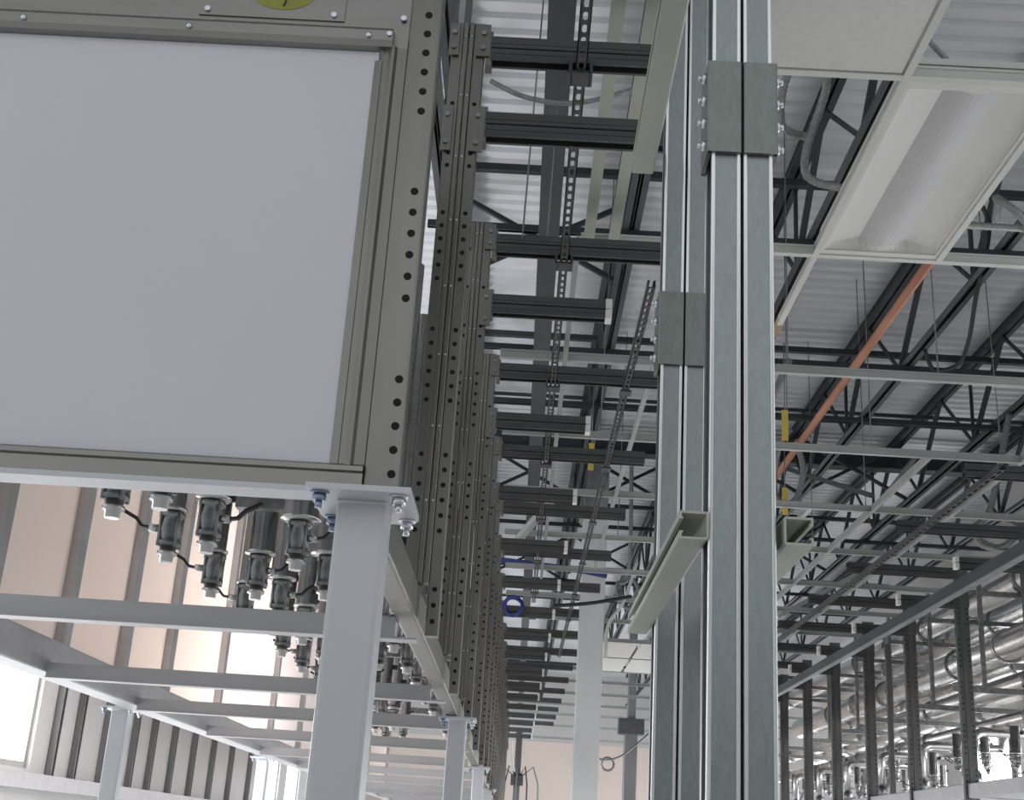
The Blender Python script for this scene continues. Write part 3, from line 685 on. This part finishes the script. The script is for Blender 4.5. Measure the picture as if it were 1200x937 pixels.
tag(MB().cbox(RX+.06, RX+.12, 14.95, 15.0, .79, 2.5, .004).build('slim_post', M['upright_dark']), 'slim dark post between the uprights of the opposite rack', 'post')
rU = rL = None
for k, y in enumerate(RY[:9]):
    where = ['just inside the frame edge', 'over the bright lower window', 'second past the frame edge', 'third past the frame edge', 'fourth past the frame edge', 'fifth past the frame edge', 'sixth past the frame edge', 'seventh past the frame edge', 'eighth past the frame edge'][k]
    lbU = 'long dark strut of the opposite rack, ' + where
    lbL = 'short strut of the opposite rack with pale end cap, ' + where
    if rU is None:
        rU = dbl_strut(1.07, lbU, False, (RX-.02, y+.02, 2.75), 'long struts of the opposite rack', flip=-1)
        rL = dbl_strut(.57, lbL, True, (RX-.02, y+.02, 2.46), 'short struts of the opposite rack', flip=-1)
    else:
        dup(rU, (RX-.02, y+.02, 2.75), lbU); dup(rL, (RX-.02, y+.02, 2.46), lbL)
t = thing('rack_beam', 'long grey green beam along the opposite rack below its short struts', 'beam', (3.77, 8.6, 2.30))
MB().extr([(p[0], .0+p[1]) for p in cprof(.075, .07, .005, .015)], 'y', 0, 13.5).build('channel', M['stud'], t)
MB().box(-.052, -.044, 0, 13.5, .0, .10).build('side_flange', M['joist_grey'], t)
perforated(3.25, 2.655, 8.4, 22, .05, .04, .12, 'perforated strut under the strut tips of the opposite rack')
# big pipes and their supports
for i, (x, z, r, lb) in enumerate([(5.42, 2.44, .17, 'uppermost big shiny pipe along the opposite rack'), (5.75, 1.98, .20, 'widest shiny pipe in the opposite rack, below the uppermost'), (5.05, 1.86, .10, 'slim shiny pipe nearest the uprights of the opposite rack'),
                                   (6.2, 2.5, .15, 'big pipe near the side wall high in the opposite rack'), (5.0, 1.50, .07, 'lowest slim shiny pipe above the valves of the opposite rack'), (5.05, 2.86, .13, 'pipe near the strut roots, high in the opposite rack'), (6.0, 3.02, .20, 'topmost wide pipe, highest in the opposite rack')]):
    t = thing('header_pipe', lb, 'pipe', (x, 8.5, z), 'big pipes of the opposite rack')
    MB().cyl((0, 0, 0), (0, 16.5, 0), r, 24).build('pipe', M['pipe_steel'], t)
    for q in range(10): MB().cyl((0, .9+1.6*q, 0), (0, .95+1.6*q, 0), r+.022, 24).build('flange', M['pipe_steel'] if q % 2 else M['valve_steel'], t)
for i in range(9):
    y = 9.5+1.62*i
    tag(MB().bar((4.28, y, 1.73), (6.6, y, 1.73), .055).bar((6.5, y, 1.76), (6.5, y, 3.3), .05).bar((4.6, y, 1.76), (4.6, y, 3.0), .04).bar((4.6, y, 2.70), (6.5, y, 2.70), .05).build('pipe_support', M['valve_steel']), 'angled support bar under the big pipes of the opposite rack, %s back' % ORD[i], 'support bar', 'pipe supports of the opposite rack')
random.seed(3)
n = 0
for row, (x, z, rp, s) in enumerate([(4.85, 1.02, .046, -1), (5.25, 1.12, .034, -1), (5.7, 1.05, .046, 1)]):
    y = 11.0 + row*.3; i = -1
    while y < 23.5:
        dz = random.uniform(-.14, .12)
        i += 1
        valve_pipe(x, y, z+dz, rp, s, 'upright pipe with ball valve in the opposite rack, %s row from its uprights, %s back' % (ORD[row], ORD[i]), 'ball valves of the opposite rack', top=.42); y += .85; n += 1
for i in range(7):
    y = 11.45 + i*1.7
    t = thing('elbow_pipe', 'bent shiny branch pipe dropping from the big pipes, %s back' % ORD[i], 'pipe', (0, 0, 0), 'branch pipes of the opposite rack')
    pts = [(5.75, y, 1.80)] + [(5.75 - .25*math.sin(a*math.pi/12) - .0, y+.0, 1.62 - .25*(1-math.cos(a*math.pi/12))) for a in range(7)] + [(5.3, y, 1.37), (4.75, y+.05, 1.37)]
    pts += [(4.72-.10*math.sin(a*math.pi/12), y+.05, 1.37-.10*(1-math.cos(a*math.pi/12))) for a in range(1, 7)] + [(4.62, y+.05, .95)]
    MB().tube(pts, .045, 14).build('pipe', M['pipe_steel'], t)
    MB().cyl((4.62, y+.05, .86), (4.62, y+.05, .97), .06, 14).build('flange', M['valve_steel'], t)
for i in range(5):
    y = 16.5+i*1.25
    cable([(4.7, y, 1.1), (4.66, y+.1, .8), (4.9, y+.2, .2), (4.85, y+.25, -.6)], .018, 'wire', 'grey hose hanging beneath the opposite rack valves, %s back' % ORD[i], 'hanging_hose', 'hose')

# ------------------------------------------------------------------ camera
import mathutils
r = (0.99817092, 0.0569975, -0.020152); d = (0.0, 0.3333383, 0.94280728); u = (0.06045509, -0.94108281, 0.3327286)
cam = bpy.data.cameras.new('camera'); co = bpy.data.objects.new('camera', cam); C.objects.link(co)
cam.sensor_width = 36; cam.sensor_fit = 'HORIZONTAL'; cam.lens = 1475/1200*36; cam.clip_start = .02; cam.clip_end = 200
rot = Matrix(((r[0], -r[1], -r[2]), (d[0], -d[1], -d[2]), (u[0], -u[1], -u[2])))
co.matrix_world = rot.to_4x4()
SC.camera = co
# ------------------------------------------------------------------ light: open hall sides let overcast sky in, added low lamps lift the interior
w = bpy.data.worlds.new('sky'); SC.world = w; w.use_nodes = True
bg = w.node_tree.nodes['Background']; bg.inputs['Color'].default_value = (.93, .97, 1.0, 1); bg.inputs['Strength'].default_value = .88
def area(name, loc, rot, sx, sy, power, col):
    l = bpy.data.lights.new(name, 'AREA'); l.shape = 'RECTANGLE'; l.size = sx; l.size_y = sy; l.energy = power; l.color = col
    o = bpy.data.objects.new(name, l); C.objects.link(o); o.location = loc; o.rotation_euler = rot
    return o
P2 = math.pi/2
area('window_and_fill_light', (-4.5, 10.6, 1.1), (0, -P2, 0), 1.2, 3, 220, (.93, .96, 1))
area('window_and_fill_light', (-4.5, 25.6, 1.0), (0, -P2, 0), 1.1, 4, 120, (.93, .96, 1))
area('window_and_fill_light', (6.9, 10.2, -.5), (0, P2, 0), 2.4, 7.4, 210, (.95, .97, 1))  # added fill lamp in the made-up low opening
area('window_and_fill_light', (6.9, 35, -.5), (0, P2, 0), 2.4, 9, 420, (.95, .97, 1))  # added fill lamp for the far end of the hall
area('window_and_fill_light', (6.9, 26.7, -.5), (0, P2, 0), 2.4, 10, 420, (.95, .97, 1))  # added fill lamp, brightens deck and opposite rack
area('window_and_fill_light', (-4.5, 21, -.9), (0, -P2, 0), 1.6, 32, 520, (.95, .97, 1))  # added low fill lamp, no window behind it
area('window_and_fill_light', (6.85, 17.5, 1.7), (0, P2, 0), .9, 5.5, 90, (.95, .97, 1))
SC.view_settings.view_transform = 'Standard'; SC.view_settings.look = 'None'; SC.view_settings.gamma = 1; SC.view_settings.use_curve_mapping = False
SC.view_settings.exposure = 0.0
SC.cycles.use_denoising = True
SC.cycles.max_bounces = 10; SC.cycles.diffuse_bounces = 6; SC.cycles.glossy_bounces = 5
